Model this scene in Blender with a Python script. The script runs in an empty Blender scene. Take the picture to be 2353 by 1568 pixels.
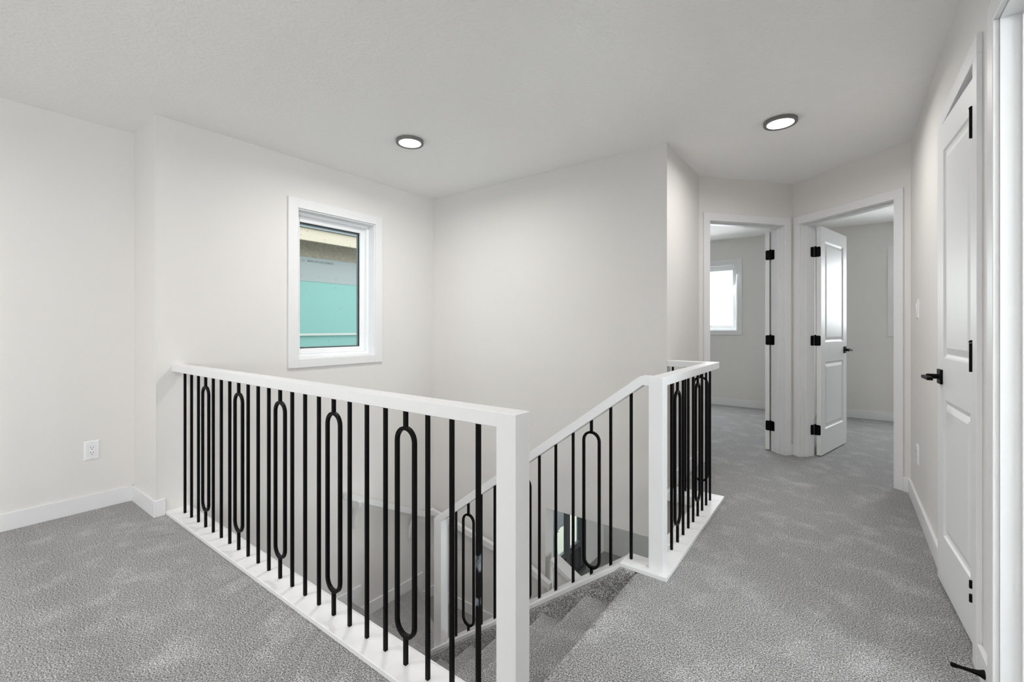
import bpy, bmesh, math, random
from mathutils import Vector, Matrix

# ------------------------------------------------------------------ camera, world, lights, exposure
scene = bpy.context.scene
COL = scene.collection
CAM_H = 1.15
YAW = 0.640868
F_PX, W_PX, H_PX, HORIZON = 1024.8, 2353.0, 1568.0, 752.15
cam_data = bpy.data.cameras.new('camera')
cam_data.sensor_width = 36.0
cam_data.lens = 36.0 * F_PX / W_PX
cam_data.shift_y = -(H_PX / 2 - HORIZON) / W_PX
cam_data.clip_start = 0.02
cam = bpy.data.objects.new('camera', cam_data)
cam.location = (0, 0, CAM_H)
cam.rotation_euler = (math.pi / 2, 0, YAW)
COL.objects.link(cam)
scene.camera = cam

world = bpy.data.worlds.new('overcast_sky')
scene.world = world
world.use_nodes = True
bg = world.node_tree.nodes['Background']
bg.inputs['Color'].default_value = (0.93, 0.97, 1.0, 1)
bg.inputs['Strength'].default_value = 2.2

def area_light(name, loc, direction, sx, sy, power, color=(1, 1, 1)):
    ld = bpy.data.lights.new(name, 'AREA')
    ld.shape = 'RECTANGLE'
    ld.size, ld.size_y = sx, sy
    ld.energy = power
    ld.color = color
    o = bpy.data.objects.new(name, ld)
    o.location = loc
    o.rotation_euler = Vector(direction).to_track_quat('-Z', 'Z').to_euler()
    COL.objects.link(o)
    return o

# daylight entering by the bedroom windows and by unseen windows added elsewhere
area_light('added_daylight_loft_rear', (-1.7, -4.42, 1.45), (0, 1, 0.9), 1.8, 1.2, 16, (0.95, 0.98, 1.0))  # unseen rear loft window, added as a light source
area_light('added_daylight_loft_side', (2.82, -2.2, 1.45), (-1, 0, 1.2), 1.8, 1.2, 108, (0.95, 0.98, 1.0))  # unseen loft side window, added to light the newel and ceiling
area_light('added_daylight_side_room', (2.82, 0.7, 1.5), (-1, 0, 0), 1.2, 1.2, 75, (0.95, 0.98, 1.0))  # unseen side room window, added to brighten the doorway jamb
area_light('daylight_bedroom_window_a', (-1.875, 7.36, 1.585), (0, -1, -0.7), 1.25, 0.97, 34, (0.95, 0.98, 1.0))
area_light('daylight_bedroom_window_b', (1.05, 7.36, 1.585), (0, -1, -0.7), 1.1, 0.97, 32, (0.95, 0.98, 1.0))
area_light('added_daylight_lower', (2.82, 5.3, -1.4), (-1, 0, 0), 2.2, 1.6, 55, (0.95, 0.98, 1.0))  # unseen lower window, added to lift the lower walls

scene.view_settings.view_transform = 'Standard'
scene.view_settings.look = 'None'
scene.view_settings.exposure = 0.48
scene.view_settings.gamma = 1.0
scene.view_settings.use_curve_mapping = False
scene.cycles.max_bounces = 8
scene.cycles.diffuse_bounces = 6
scene.cycles.glossy_bounces = 2
scene.cycles.adaptive_threshold = 0.03
scene.cycles.use_light_tree = False
scene.cycles.transmission_bounces = 8
scene.cycles.sample_clamp_indirect = 4.0

random.seed(7)
CEIL = 2.44
LOFT, STAIR, HALL = 11, 10, 7.5     # lamp powers in watts

# ------------------------------------------------------------------ materials
def mat(name, color, rough=0.5, spec=0.5, metal=0.0):
    m = bpy.data.materials.new(name)
    m.use_nodes = True
    b = m.node_tree.nodes['Principled BSDF']
    b.inputs['Base Color'].default_value = (*color, 1)
    b.inputs['Roughness'].default_value = rough
    b.inputs['Specular IOR Level'].default_value = spec
    b.inputs['Metallic'].default_value = metal
    return m

def nd(m, t, **kw):
    n = m.node_tree.nodes.new(t)
    for k, v in kw.items():
        setattr(n, k, v)
    return n

def lk(m, a, b):
    m.node_tree.links.new(a, b)

def bsdf(m):
    return m.node_tree.nodes['Principled BSDF']

def noise_bump(m, scale, strength, dist=0.002, detail=3.0, coord='Object', ramp=None):
    tc = nd(m, 'ShaderNodeTexCoord')
    nz = nd(m, 'ShaderNodeTexNoise')
    nz.inputs['Scale'].default_value = scale
    nz.inputs['Detail'].default_value = detail
    lk(m, tc.outputs[coord], nz.inputs['Vector'])
    src = nz.outputs['Fac']
    if ramp:
        cr = nd(m, 'ShaderNodeValToRGB')
        cr.color_ramp.elements[0].position = ramp[0]
        cr.color_ramp.elements[1].position = ramp[1]
        lk(m, src, cr.inputs['Fac'])
        src = cr.outputs['Color']
    bp = nd(m, 'ShaderNodeBump')
    bp.inputs['Strength'].default_value = strength
    bp.inputs['Distance'].default_value = dist
    lk(m, src, bp.inputs['Height'])
    lk(m, bp.outputs['Normal'], bsdf(m).inputs['Normal'])
    return nz

M = {}
M['wall'] = mat('greige_wall_paint', (0.74, 0.72, 0.70), 0.6, 0.3)
M['ceiling'] = mat('stippled_ceiling_paint', (0.92, 0.912, 0.90), 0.85, 0.2)
noise_bump(M['ceiling'], 55, 0.45, 0.002, 4, ramp=(0.45, 0.62))
M['trim'] = mat('white_trim_paint', (0.77, 0.77, 0.78), 0.42, 0.35)
M['door'] = mat('white_door_paint', (0.78, 0.783, 0.787), 0.42, 0.28)
M['black'] = mat('matte_black_metal', (0.0016, 0.0016, 0.0019), 0.5, 0.12)
M['ring'] = mat('dark_grey_light_ring', (0.17, 0.167, 0.162), 0.5, 0.4)
M['plastic'] = mat('white_plastic', (0.82, 0.825, 0.84), 0.35, 0.5)
M['slot'] = mat('dark_slot', (0.01, 0.01, 0.01), 0.6, 0.2)
M['screw'] = mat('painted_screw', (0.6, 0.6, 0.62), 0.4, 0.5)
M['vinyl'] = mat('white_vinyl_window', (0.86, 0.87, 0.88), 0.3, 0.5)
M['gasket'] = mat('black_gasket', (0.012, 0.014, 0.016), 0.5, 0.4)
M['spacer'] = mat('grey_spacer', (0.20, 0.22, 0.23), 0.4, 0.5)

def carpet_mat():
    m = mat('grey_cut_pile_carpet', (0.3, 0.3, 0.3), 0.95, 0.1)
    b = bsdf(m)
    tc = nd(m, 'ShaderNodeTexCoord')
    # tufts
    n1 = nd(m, 'ShaderNodeTexNoise')
    n1.inputs['Scale'].default_value = 200
    n1.inputs['Detail'].default_value = 3.0
    n1.inputs['Roughness'].default_value = 0.7
    lk(m, tc.outputs['Object'], n1.inputs['Vector'])
    r1 = nd(m, 'ShaderNodeValToRGB')
    r1.color_ramp.elements[0].position = 0.36
    r1.color_ramp.elements[0].color = (0.05, 0.048, 0.048, 1)
    r1.color_ramp.elements[1].position = 0.64
    r1.color_ramp.elements[1].color = (0.68, 0.675, 0.68, 1)
    e = r1.color_ramp.elements.new(0.5)
    e.color = (0.285, 0.28, 0.28, 1)
    lk(m, n1.outputs['Fac'], r1.inputs['Fac'])
    # pile laid over by feet and the vacuum cleaner: broad soft patches
    mp = nd(m, 'ShaderNodeMapping')
    mp.inputs['Rotation'].default_value = (0, 0, 0.5)
    mp.inputs['Scale'].default_value = (6.0, 6.0, 6.0)
    lk(m, tc.outputs['Object'], mp.inputs['Vector'])
    n2 = nd(m, 'ShaderNodeTexNoise')
    n2.inputs['Scale'].default_value = 1.0
    n2.inputs['Detail'].default_value = 5.0
    n2.inputs['Roughness'].default_value = 0.6
    n2.inputs['Distortion'].default_value = 0.0
    lk(m, mp.outputs['Vector'], n2.inputs['Vector'])
    r2 = nd(m, 'ShaderNodeValToRGB')
    r2.color_ramp.elements[0].position = 0.50
    r2.color_ramp.elements[0].color = (1.0, 1.0, 1.0, 1)
    r2.color_ramp.elements[1].position = 0.72
    r2.color_ramp.elements[1].color = (1.36, 1.36, 1.37, 1)
    lk(m, n2.outputs['Fac'], r2.inputs['Fac'])
    mx = nd(m, 'ShaderNodeMix', data_type='RGBA', blend_type='MULTIPLY')
    mx.inputs['Factor'].default_value = 1.0
    lk(m, r1.outputs['Color'], mx.inputs['A'])
    lk(m, r2.outputs['Color'], mx.inputs['B'])
    lk(m, mx.outputs['Result'], b.inputs['Base Color'])
    bp = nd(m, 'ShaderNodeBump')
    bp.inputs['Strength'].default_value = 0.8
    bp.inputs['Distance'].default_value = 0.006
    lk(m, n1.outputs['Fac'], bp.inputs['Height'])
    lk(m, bp.outputs['Normal'], b.inputs['Normal'])
    b.inputs['Sheen Weight'].default_value = 0.15
    return m
M['carpet'] = carpet_mat()

def emit_mat(name, color, strength):
    m = mat(name, color, 0.4)
    b = bsdf(m)
    b.inputs['Emission Color'].default_value = (*color, 1)
    b.inputs['Emission Strength'].default_value = strength
    return m
M['diffuser'] = emit_mat('lit_diffuser', (1.0, 0.98, 0.95), 6.0)
M['diffuser'].cycles.emission_sampling = 'NONE'

def glass_mat():
    m = bpy.data.materials.new('clear_window_glass')
    m.use_nodes = True
    nt = m.node_tree
    nt.nodes.clear()
    out = nt.nodes.new('ShaderNodeOutputMaterial')
    mix = nt.nodes.new('ShaderNodeMixShader')
    tr = nt.nodes.new('ShaderNodeBsdfTransparent')
    tr.inputs['Color'].default_value = (0.95, 0.975, 0.97, 1)
    gl = nt.nodes.new('ShaderNodeBsdfGlossy')
    gl.inputs['Roughness'].default_value = 0.0
    fr = nt.nodes.new('ShaderNodeFresnel')
    fr.inputs['IOR'].default_value = 1.45
    ge = nt.nodes.new('ShaderNodeNewGeometry')
    iv = nt.nodes.new('ShaderNodeMath'); iv.operation = 'SUBTRACT'; iv.inputs[0].default_value = 1.0
    mu = nt.nodes.new('ShaderNodeMath'); mu.operation = 'MULTIPLY'
    nt.links.new(ge.outputs['Backfacing'], iv.inputs[1])
    nt.links.new(fr.outputs[0], mu.inputs[0]); nt.links.new(iv.outputs[0], mu.inputs[1])
    nt.links.new(mu.outputs[0], mix.inputs[0])
    nt.links.new(tr.outputs[0], mix.inputs[1])
    nt.links.new(gl.outputs[0], mix.inputs[2])
    nt.links.new(mix.outputs[0], out.inputs[0])
    return m
M['glass'] = glass_mat()

def smear_mat():
    # black baluster with two pale paint scuffs
    m = mat('scuffed_black_metal', (0.0016, 0.0016, 0.0019), 0.5, 0.12)
    tc = nd(m, 'ShaderNodeTexCoord')
    sep = nd(m, 'ShaderNodeSeparateXYZ')
    lk(m, tc.outputs['Object'], sep.inputs[0])
    nz = nd(m, 'ShaderNodeTexNoise')
    nz.inputs['Scale'].default_value = 70
    nz.inputs['Detail'].default_value = 4
    mp = nd(m, 'ShaderNodeMapping')
    mp.inputs['Scale'].default_value = (1, 1, 0.3)
    lk(m, tc.outputs['Object'], mp.inputs[0])
    lk(m, mp.outputs[0], nz.inputs['Vector'])
    def band(z0, half):
        a = nd(m, 'ShaderNodeMath', operation='SUBTRACT'); a.inputs[1].default_value = z0
        lk(m, sep.outputs['Z'], a.inputs[0])
        c = nd(m, 'ShaderNodeMath', operation='ABSOLUTE'); lk(m, a.outputs[0], c.inputs[0])
        d = nd(m, 'ShaderNodeMapRange'); d.inputs['From Min'].default_value = half
        d.inputs['From Max'].default_value = half * 0.4
        lk(m, c.outputs[0], d.inputs['Value'])
        return d.outputs[0]
    mx = nd(m, 'ShaderNodeMath', operation='MAXIMUM')
    lk(m, band(0.445, 0.045), mx.inputs[0]); lk(m, band(0.33, 0.025), mx.inputs[1])
    mu = nd(m, 'ShaderNodeMath', operation='MULTIPLY')
    lk(m, mx.outputs[0], mu.inputs[0]); lk(m, nz.outputs['Fac'], mu.inputs[1])
    cr = nd(m, 'ShaderNodeValToRGB')
    cr.color_ramp.elements[0].position = 0.40
    cr.color_ramp.elements[0].color = (0.0016, 0.0016, 0.0019, 1)
    cr.color_ramp.elements[1].position = 0.58
    cr.color_ramp.elements[1].color = (0.26, 0.30, 0.34, 1)
    lk(m, mu.outputs[0], cr.inputs['Fac'])
    lk(m, cr.outputs['Color'], bsdf(m).inputs['Base Color'])
    return m
M['scuffed'] = smear_mat()

def osb_mat():
    m = mat('strand_board', (0.3, 0.25, 0.2), 0.8)
    tc = nd(m, 'ShaderNodeTexCoord')
    vo = nd(m, 'ShaderNodeTexVoronoi')
    vo.inputs['Scale'].default_value = 85
    mp = nd(m, 'ShaderNodeMapping'); mp.inputs['Scale'].default_value = (1, 1, 2.4); mp.inputs['Rotation'].default_value = (0.6, 0, 0)
    nz = nd(m, 'ShaderNodeTexNoise'); nz.inputs['Scale'].default_value = 6
    ad = nd(m, 'ShaderNodeMix', data_type='RGBA', blend_type='ADD'); ad.inputs['Factor'].default_value = 0.15
    lk(m, tc.outputs['Object'], nz.inputs['Vector'])
    lk(m, tc.outputs['Object'], mp.inputs[0])
    lk(m, mp.outputs[0], ad.inputs['A']); lk(m, nz.outputs['Color'], ad.inputs['B'])
    lk(m, ad.outputs['Result'], vo.inputs['Vector'])
    cr = nd(m, 'ShaderNodeValToRGB')
    cr.color_ramp.elements[0].color = (0.24, 0.205, 0.165, 1)
    cr.color_ramp.elements[1].color = (0.52, 0.45, 0.36, 1)
    lk(m, vo.outputs['Color'], cr.inputs['Fac'])
    lk(m, cr.outputs['Color'], bsdf(m).inputs['Base Color'])
    return m
M['osb'] = osb_mat()

def spotted_mat(name, base, spot, scale, thr, rough=0.7):
    m = mat(name, base, rough)
    tc = nd(m, 'ShaderNodeTexCoord')
    vo = nd(m, 'ShaderNodeTexVoronoi'); vo.inputs['Scale'].default_value = scale
    lk(m, tc.outputs['Object'], vo.inputs['Vector'])
    cr = nd(m, 'ShaderNodeValToRGB')
    cr.color_ramp.elements[0].position = thr * 0.6; cr.color_ramp.elements[0].color = (*spot, 1)
    cr.color_ramp.elements[1].position = thr; cr.color_ramp.elements[1].color = (*base, 1)
    lk(m, vo.outputs['Distance'], cr.inputs['Fac'])
    lk(m, cr.outputs['Color'], bsdf(m).inputs['Base Color'])
    return m
M['teal'] = spotted_mat('teal_house_wrap', (0.265, 0.50, 0.465), (0.16, 0.36, 0.33), 7, 0.07, 0.55)
M['greywrap'] = spotted_mat('grey_house_wrap', (0.40, 0.425, 0.435), (0.18, 0.19, 0.2), 4.0, 0.03, 0.5)
M['pine'] = spotted_mat('raw_pine_fascia', (0.60, 0.52, 0.41), (0.25, 0.18, 0.12), 15.0, 0.13, 0.7)
M['shingle'] = mat('dark_grey_shingle', (0.30, 0.32, 0.35), 0.9)
noise_bump(M['shingle'], 90, 0.8, 0.01)
M['print'] = mat('dark_print', (0.15, 0.165, 0.175), 0.7)
M['greenprint'] = mat('green_print', (0.20, 0.32, 0.20), 0.7)
M['ledge'] = mat('pale_ledge_strip', (0.66, 0.66, 0.63), 0.7)
M['blackframe'] = mat('charcoal_door_frame', (0.085, 0.087, 0.09), 0.35)
M['darkpanel'] = mat('glossy_dark_panel', (0.05, 0.05, 0.052), 0.15)
M['darkground'] = mat('dark_ground', (0.075, 0.077, 0.08), 0.9)
M['paleground'] = mat('pale_cream_ground', (0.42, 0.41, 0.34), 0.9)
M['lowfloor'] = mat('grey_plank_floor', (0.30, 0.29, 0.28), 0.4)
noise_bump(M['lowfloor'], 20, 0.1)

# ------------------------------------------------------------------ mesh helpers
class MB:
    def __init__(self):
        self.bm = bmesh.new()
    def hexa(self, pts, bevel=0.0, seg=1):
        """8 points: bottom ring 0-3, top ring 4-7"""
        t = bmesh.new()
        v = [t.verts.new(p) for p in pts]
        for f in ((0, 3, 2, 1), (4, 5, 6, 7), (0, 1, 5, 4), (1, 2, 6, 5), (2, 3, 7, 6), (3, 0, 4, 7)):
            t.faces.new([v[i] for i in f])
        if bevel > 0:
            bmesh.ops.bevel(t, geom=list(t.edges), offset=bevel, segments=seg, affect='EDGES', profile=0.5)
        bmesh.ops.recalc_face_normals(t, faces=list(t.faces))
        self.merge(t)
        return self
    def merge(self, t):
        me = bpy.data.meshes.new('tmp')
        t.to_mesh(me); t.free()
        self.bm.from_mesh(me)
        bpy.data.meshes.remove(me)
    def box(self, x0, y0, z0, x1, y1, z1, bevel=0.0, seg=1):
        x0, x1 = sorted((x0, x1)); y0, y1 = sorted((y0, y1)); z0, z1 = sorted((z0, z1))
        return self.hexa([(x0, y0, z0), (x1, y0, z0), (x1, y1, z0), (x0, y1, z0),
                          (x0, y0, z1), (x1, y0, z1), (x1, y1, z1), (x0, y1, z1)], bevel, seg)
    def mbox(self, fn, a0, b0, c0, a1, b1, c1, bevel=0.0, seg=1):
        """box in mapped coordinates"""
        return self.hexa([fn(*p) for p in ((a0, b0, c0), (a1, b0, c0), (a1, b1, c0), (a0, b1, c0),
                                           (a0, b0, c1), (a1, b0, c1), (a1, b1, c1), (a0, b1, c1))], bevel, seg)
    def prism(self, poly, lo, hi, axis='z', bevel=0.0, seg=2):
        """extrude polygon; axis z: poly (x,y); axis y: poly (x,z)"""
        t = bmesh.new()
        P = (lambda p, h: (p[0], p[1], h)) if axis == 'z' else ((lambda p, h: (p[0], h, p[1])) if axis == 'y' else (lambda p, h: (h, p[0], p[1])))
        a = [t.verts.new(P(p, lo)) for p in poly]
        b = [t.verts.new(P(p, hi)) for p in poly]
        n = len(poly)
        t.faces.new(a); t.faces.new(b)
        for i in range(n):
            t.faces.new((a[i], a[(i + 1) % n], b[(i + 1) % n], b[i]))
        bmesh.ops.recalc_face_normals(t, faces=list(t.faces))
        if bevel > 0:
            bmesh.ops.bevel(t, geom=list(t.edges), offset=bevel, segments=seg, affect='EDGES', profile=0.5)
        self.merge(t)
        return self
    def sweep(self, path, frame, profile, closed=False):
        """path: 3D points; frame(i)->(u,v) unit vectors; profile: list of (a,b)"""
        rings = []
        for i, p in enumerate(path):
            u, v = frame(i)
            rings.append([self.bm.verts.new(Vector(p) + u * a + v * b) for a, b in profile])
        n = len(profile)
        m = len(path)
        for i in range(m if closed else m - 1):
            r0, r1 = rings[i], rings[(i + 1) % m]
            for k in range(n):
                self.bm.faces.new((r0[k], r0[(k + 1) % n], r1[(k + 1) % n], r1[k]))
        if not closed:
            self.bm.faces.new(rings[0]); self.bm.faces.new(rings[-1])
        return self
    def lathe(self, prof, center, axis='z', n=32):
        """prof: (r,h) pairs from one end to the other, capped"""
        c = Vector(center)
        rings = []
        for r, h in prof:
            ring = []
            for k in range(n):
                a = 2 * math.pi * k / n
                q = (r * math.cos(a), r * math.sin(a), h)
                if axis == 'x': q = (h, r * math.cos(a), r * math.sin(a))
                if axis == 'y': q = (r * math.cos(a), h, r * math.sin(a))
                ring.append(self.bm.verts.new(c + Vector(q)))
            rings.append(ring)
        for i in range(len(rings) - 1):
            for k in range(n):
                self.bm.faces.new((rings[i][k], rings[i][(k + 1) % n], rings[i + 1][(k + 1) % n], rings[i + 1][k]))
        self.bm.faces.new(rings[0]); self.bm.faces.new(rings[-1])
        return self
    def mesh(self, name, material, smooth=False):
        bmesh.ops.recalc_face_normals(self.bm, faces=list(self.bm.faces))
        me = bpy.data.meshes.new(name)
        self.bm.to_mesh(me); self.bm.free()
        me.materials.append(material)
        if smooth:
            for p in me.polygons: p.use_smooth = True
            try: me.set_sharp_from_angle(angle=math.radians(35))
            except Exception: pass
        return me
    def obj(self, name, material, parent=None, smooth=False):
        return link(name, self.mesh(name, material, smooth), parent)

def link(name, me, parent=None, loc=None, local=False):
    o = bpy.data.objects.new(name, me)
    COL.objects.link(o)
    if parent is not None:
        o.parent = parent
        if local:
            o.location = loc or (0, 0, 0)
        else:
            pl = world_loc(parent)
            o.location = Vector(loc or (0, 0, 0)) - pl
    elif loc:
        o.location = loc
    return o

def world_loc(o):
    v = Vector(o.location)
    while o.parent is not None:
        o = o.parent
        v = v + Vector(o.location)
    return v

def empty(name, loc=(0, 0, 0), rz=0.0):
    o = bpy.data.objects.new(name, None)
    o.empty_display_size = 0.1
    o.location = loc
    o.rotation_euler = (0, 0, rz)
    COL.objects.link(o)
    return o

def tag(o, label, cat, group=None, kind=None):
    o['label'] = label
    o['category'] = cat
    if group: o['group'] = group
    if kind: o['kind'] = kind
    return o

def struct(o, label, cat):
    return tag(o, label, cat, None, 'structure')

# ------------------------------------------------------------------ main dimensions
XL, XW, XS, XR = -3.80, -3.345, -0.995, 0.367       # left wall, stairwell window wall, side wall, right wall
YRET, YB, YE, YREAR = 0.876, 3.145, 7.14, -4.2      # return, stairwell back wall, end wall, loft rear wall
XFAR = 2.6
LOW = -2.73                                         # lower floor level
SOFF = -0.355                                       # ceiling of the lower floor
A = Vector((-0.995, 4.0)); B = Vector((-0.373, 4.745)); CN = Vector((0.367, 4.130))

def wall_panel(mb, fn, s0, s1, z0, z1, thick, holes=()):
    ss = sorted({s0, s1, *[v for h in holes for v in h[:2] if s0 < v < s1]})
    zs = sorted({z0, z1, *[v for h in holes for v in h[2:] if z0 < v < z1]})
    for a, b in zip(ss, ss[1:]):
        run = None
        for c, d in zip(zs, zs[1:]):
            cs, cz = (a + b) / 2, (c + d) / 2
            if any(h[0] < cs < h[1] and h[2] < cz < h[3] for h in holes):
                continue
            mb.mbox(fn, a, 0, c, b, thick, d)

def planar(P, d, n):
    """(s, depth behind the face, z) -> world; n points to the viewer's side"""
    P, d, n = Vector(P), Vector(d), Vector(n)
    return lambda s, t, z: (P.x + d.x * s - n.x * t, P.y + d.y * s - n.y * t, z)

# ------------------------------------------------------------------ floors and ceilings
poly_floor = [(XL - 0.05, YREAR - 0.05), (XFAR + 0.05, YREAR - 0.05), (XFAR + 0.05, YE + 0.05), (XW - 0.05, YE + 0.05), (XW - 0.05, YB + 0.05),
              (-0.766, YB + 0.05), (-0.766, 2.03), (-0.765, 2.03), (-0.765, 1.045), (XW - 0.05, 1.045), (XW - 0.05, YRET + 0.05), (XL - 0.05, YRET + 0.05)]
f = MB().prism(poly_floor, -0.02, 0.0).obj('floor', M['carpet'])
struct(f, 'grey cut pile carpet of the upper floor around the stairwell', 'carpet')
f = MB().prism(poly_floor, SOFF, -0.02).obj('ceiling_lower', M['wall'])
struct(f, 'painted floor edge and ceiling of the lower level below the hall carpet', 'ceiling')
c = MB().box(XL - 0.2, YREAR - 0.2, CEIL, XFAR + 0.2, YE + 0.2, CEIL + 0.1).obj('ceiling', M['ceiling'])
struct(c, 'pale stippled ceiling over the hall and stairwell', 'ceiling')
c = MB().box(XW - 0.2, YRET - 0.2, LOW - 0.1, XFAR + 0.2, YE + 0.2, LOW).obj('floor_lower', M['lowfloor'])
struct(c, 'grey floor of the lower level at the foot of the stairs', 'floor')

# ------------------------------------------------------------------ walls
def wall(name, P, d, n, length, thick, label, z0=0.0, z1=CEIL, holes=(), m='wall'):
    mb = MB()
    wall_panel(mb, planar(P, d, n), 0, length, z0, z1, thick, holes)
    return struct(mb.obj(name, M[m]), label, 'wall')

# window opening: y 1.748..2.447, z .905..2.06
WY0, WY1, WZ0, WZ1 = 1.745, 2.45, 0.902, 2.063
wall('wall_left', (XL, YREAR), (0, 1), (1, 0), YRET - YREAR, 0.16, 'plain greige wall with a white outlet beside the return corner', -0.02)
wall('wall_return', (XL - 0.16, YRET), (1, 0), (0, -1), XW - XL - 0.01, 0.16, 'narrow greige wall return between the outlet wall and the stairwell', -0.02)
# lower glazed door in the same outside wall
DY0, DY1, DZ1 = 5.05, 6.47, LOW + 2.2
mb = MB()
fnw = planar((XW, 0), (0, 1), (1, 0))
wall_panel(mb, fnw, YRET + 0.16, YE, LOW, CEIL, 0.17, [(WY0, WY1, WZ0, WZ1), (DY0, DY1, LOW, DZ1)])
mb.mbox(fnw, YRET, 0, LOW, YRET + 0.16, 0.17, CEIL)
struct(mb.obj('wall_window', M['wall']), 'tall greige stairwell wall holding the small white window', 'wall')
mb = MB()
fnb = planar((XW, YB), (1, 0), (0, -1))
LB = XS - XW
wall_panel(mb, fnb, 0, LB, LOW, CEIL, 0.125, [(-2.0 - XW, LB, LOW, SOFF)])
struct(mb.obj('wall_back', M['wall']), 'broad greige stairwell wall opening to the lower floor at its foot', 'wall')
wall('wall_side', (XS, YB + 0.125), (0, 1), (1, 0), A.y - YB - 0.105, 0.10, 'narrow greige hall wall between the stairwell and the first bedroom door', -0.02)
d1 = (B - A).normalized(); n1 = Vector((d1.y, -d1.x))
d2 = (CN - B).normalized(); n2 = Vector((d2.y, -d2.x))
if n1.dot(-A) < 0: n1 = -n1
if n2.dot(-B) < 0: n2 = -n2
L1, L2 = (B - A).length, (CN - B).length
WT = 0.135
S10, S11 = 0.104, 0.868
S20, S21 = 0.084, 0.856
ZH = 2.058
G = 0.02   # jamb board
wall('wall_angled_one', A, d1, n1, L1, WT, 'angled greige wall around the first bedroom doorway', -0.02, CEIL, [(S10 - G, S11 + G, -1, ZH + G)])
wall('wall_angled_two', B, d2, n2, L2, WT, 'angled greige wall around the second bedroom doorway', -0.02, CEIL, [(S20 - G, S21 + G, -1, ZH + G)])
D3Y0, D3Y1 = 2.182, 2.812
D4Y0, D4Y1 = 1.150, 1.912
fnr = planar((XR, 0), (0, 1), (-1, 0))
mb = MB()
wall_panel(mb, fnr, -0.3, CN.y, -0.02, CEIL, 0.12, [(D3Y0 - G, D3Y1 + G, -1, ZH + G), (D4Y0 - G, D4Y1 + G, -1, ZH + G)])
struct(mb.obj('wall_right', M['wall']), 'long greige hall wall with the closet door and switch', 'wall')
# outside shell and partitions
wall('wall_end', (XW - 0.17, YE), (1, 0), (0, -1), XFAR - XW + 0.34, 0.17, 'greige bedroom end wall with windows', LOW, CEIL,
     [(-2.50 - (XW - 0.17), -1.25 - (XW - 0.17), 1.10, 2.07), (0.495 - (XW - 0.17), 1.60 - (XW - 0.17), 1.10, 2.07)])
wall('wall_partition', (-0.30, B.y + 0.09), (0, 1), (1, 0), YE - B.y - 0.09, 0.12, 'greige wall between the two bedrooms', -0.02)
wall('wall_closet', (XR + 0.12, 4.06), (1, 0), (0, 1), XFAR - XR - 0.12, 0.10, 'greige bedroom wall behind the closet', -0.02)
wall('wall_closet_back', (XR + 0.75, 2.05), (0, 1), (-1, 0), 1.95, 0.10, 'greige back of the hall closet', -0.02)
wall('wall_room_divide', (XR + 0.12, 2.08), (1, 0), (0, -1), XFAR - XR - 0.12, 0.05, 'greige wall of the room beside the hall', -0.02)
wall('wall_far_right', (XFAR, YREAR), (0, 1), (-1, 0), YE - YREAR, 0.17, 'outer wall beyond the rooms on the right', LOW, CEIL,
     [(1.1, 2.9, 0.85, 2.05), (0.1 - YREAR, 1.3 - YREAR, 0.9, 2.1), (4.2 - YREAR, 6.4 - YREAR, -2.2, -0.6)])
wall('wall_loft_divide', (XR + 0.12, -0.3), (1, 0), (0, -1), XFAR - XR - 0.12, 0.10, 'greige loft wall beside the hall', -0.02)
wall('wall_rear', (XL - 0.16, YREAR), (1, 0), (0, 1), XFAR - XL + 0.32, 0.16, 'rear loft wall with an added unseen window', -0.02, CEIL,
     [(1.36, 3.16, 0.85, 2.05)])
wall('wall_lower_near', (XW - 0.17, YRET), (1, 0), (0, 1), XFAR - XW + 0.34, 0.16, 'lower level wall below the loft', LOW, SOFF)

# ------------------------------------------------------------------ baseboards
BH, BT = 0.10, 0.014
def baseboard(name, segs, label, m='trim'):
    mb = MB()
    for (P, d, n, a, b, z) in segs:
        fn = planar(P, d, n)
        mb.mbox(fn, a, -BT, z, b, 0.0, z + BH, 0.0015)
    return struct(mb.obj(name, M[m]), label, 'baseboard')
baseboard('baseboard_left', [((XL, 0), (0, 1), (1, 0), YREAR, YRET, 0)], 'white baseboard along the outlet wall')
baseboard('baseboard_return', [((0, YRET), (1, 0), (0, -1), XL, XW + BT, 0),
                               ((XW, 0), (0, 1), (1, 0), YRET, 0.921, 0)],
          'white baseboard wrapping the return corner up to the railing')
baseboard('baseboard_right', [((XR, 0), (0, 1), (-1, 0), 2.884, CN.y - 0.005, 0), ((XR, 0), (0, 1), (-1, 0), 1.984, 2.110, 0),
                              ((XR, 0), (0, 1), (-1, 0), -0.3, D4Y0 - 0.07, 0)], 'white baseboard along the right hall wall')
baseboard('baseboard_side', [((XS, 0), (0, 1), (1, 0), 3.24, A.y, 0)], 'white baseboard along the narrow side wall')
baseboard('baseboard_angled', [(A, d1, n1, 0.0, S10 - 0.066, 0), (A, d1, n1, S11 + 0.066, L1, 0),
                               (B, d2, n2, 0.0, S20 - 0.066, 0), (B, d2, n2, S21 + 0.066, L2, 0)],
          'white baseboard bits beside the bedroom door casings')
baseboard('baseboard_end', [((0, YE), (1, 0), (0, -1), XW, -0.42, 0), ((0, YE), (1, 0), (0, -1), -0.30, XFAR, 0)],
          'white baseboard under the bedroom windows')
mb = MB()
for y0, y1, z in ((1.05, 2.30, -1.17), (2.302, 3.0, -1.365), (3.002, YB - BT, -1.56)):
    mb.box(XW, y0, z - 0.19, XW + BT, y1, z + BH, 0.0015)
mb.box(XW, YB - BT, -1.56, -2.1, YB, -1.56 + BH, 0.0015)
struct(mb.obj('baseboard_stair', M['trim']), 'white stepped baseboard along the winding stair treads', 'baseboard')

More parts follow.
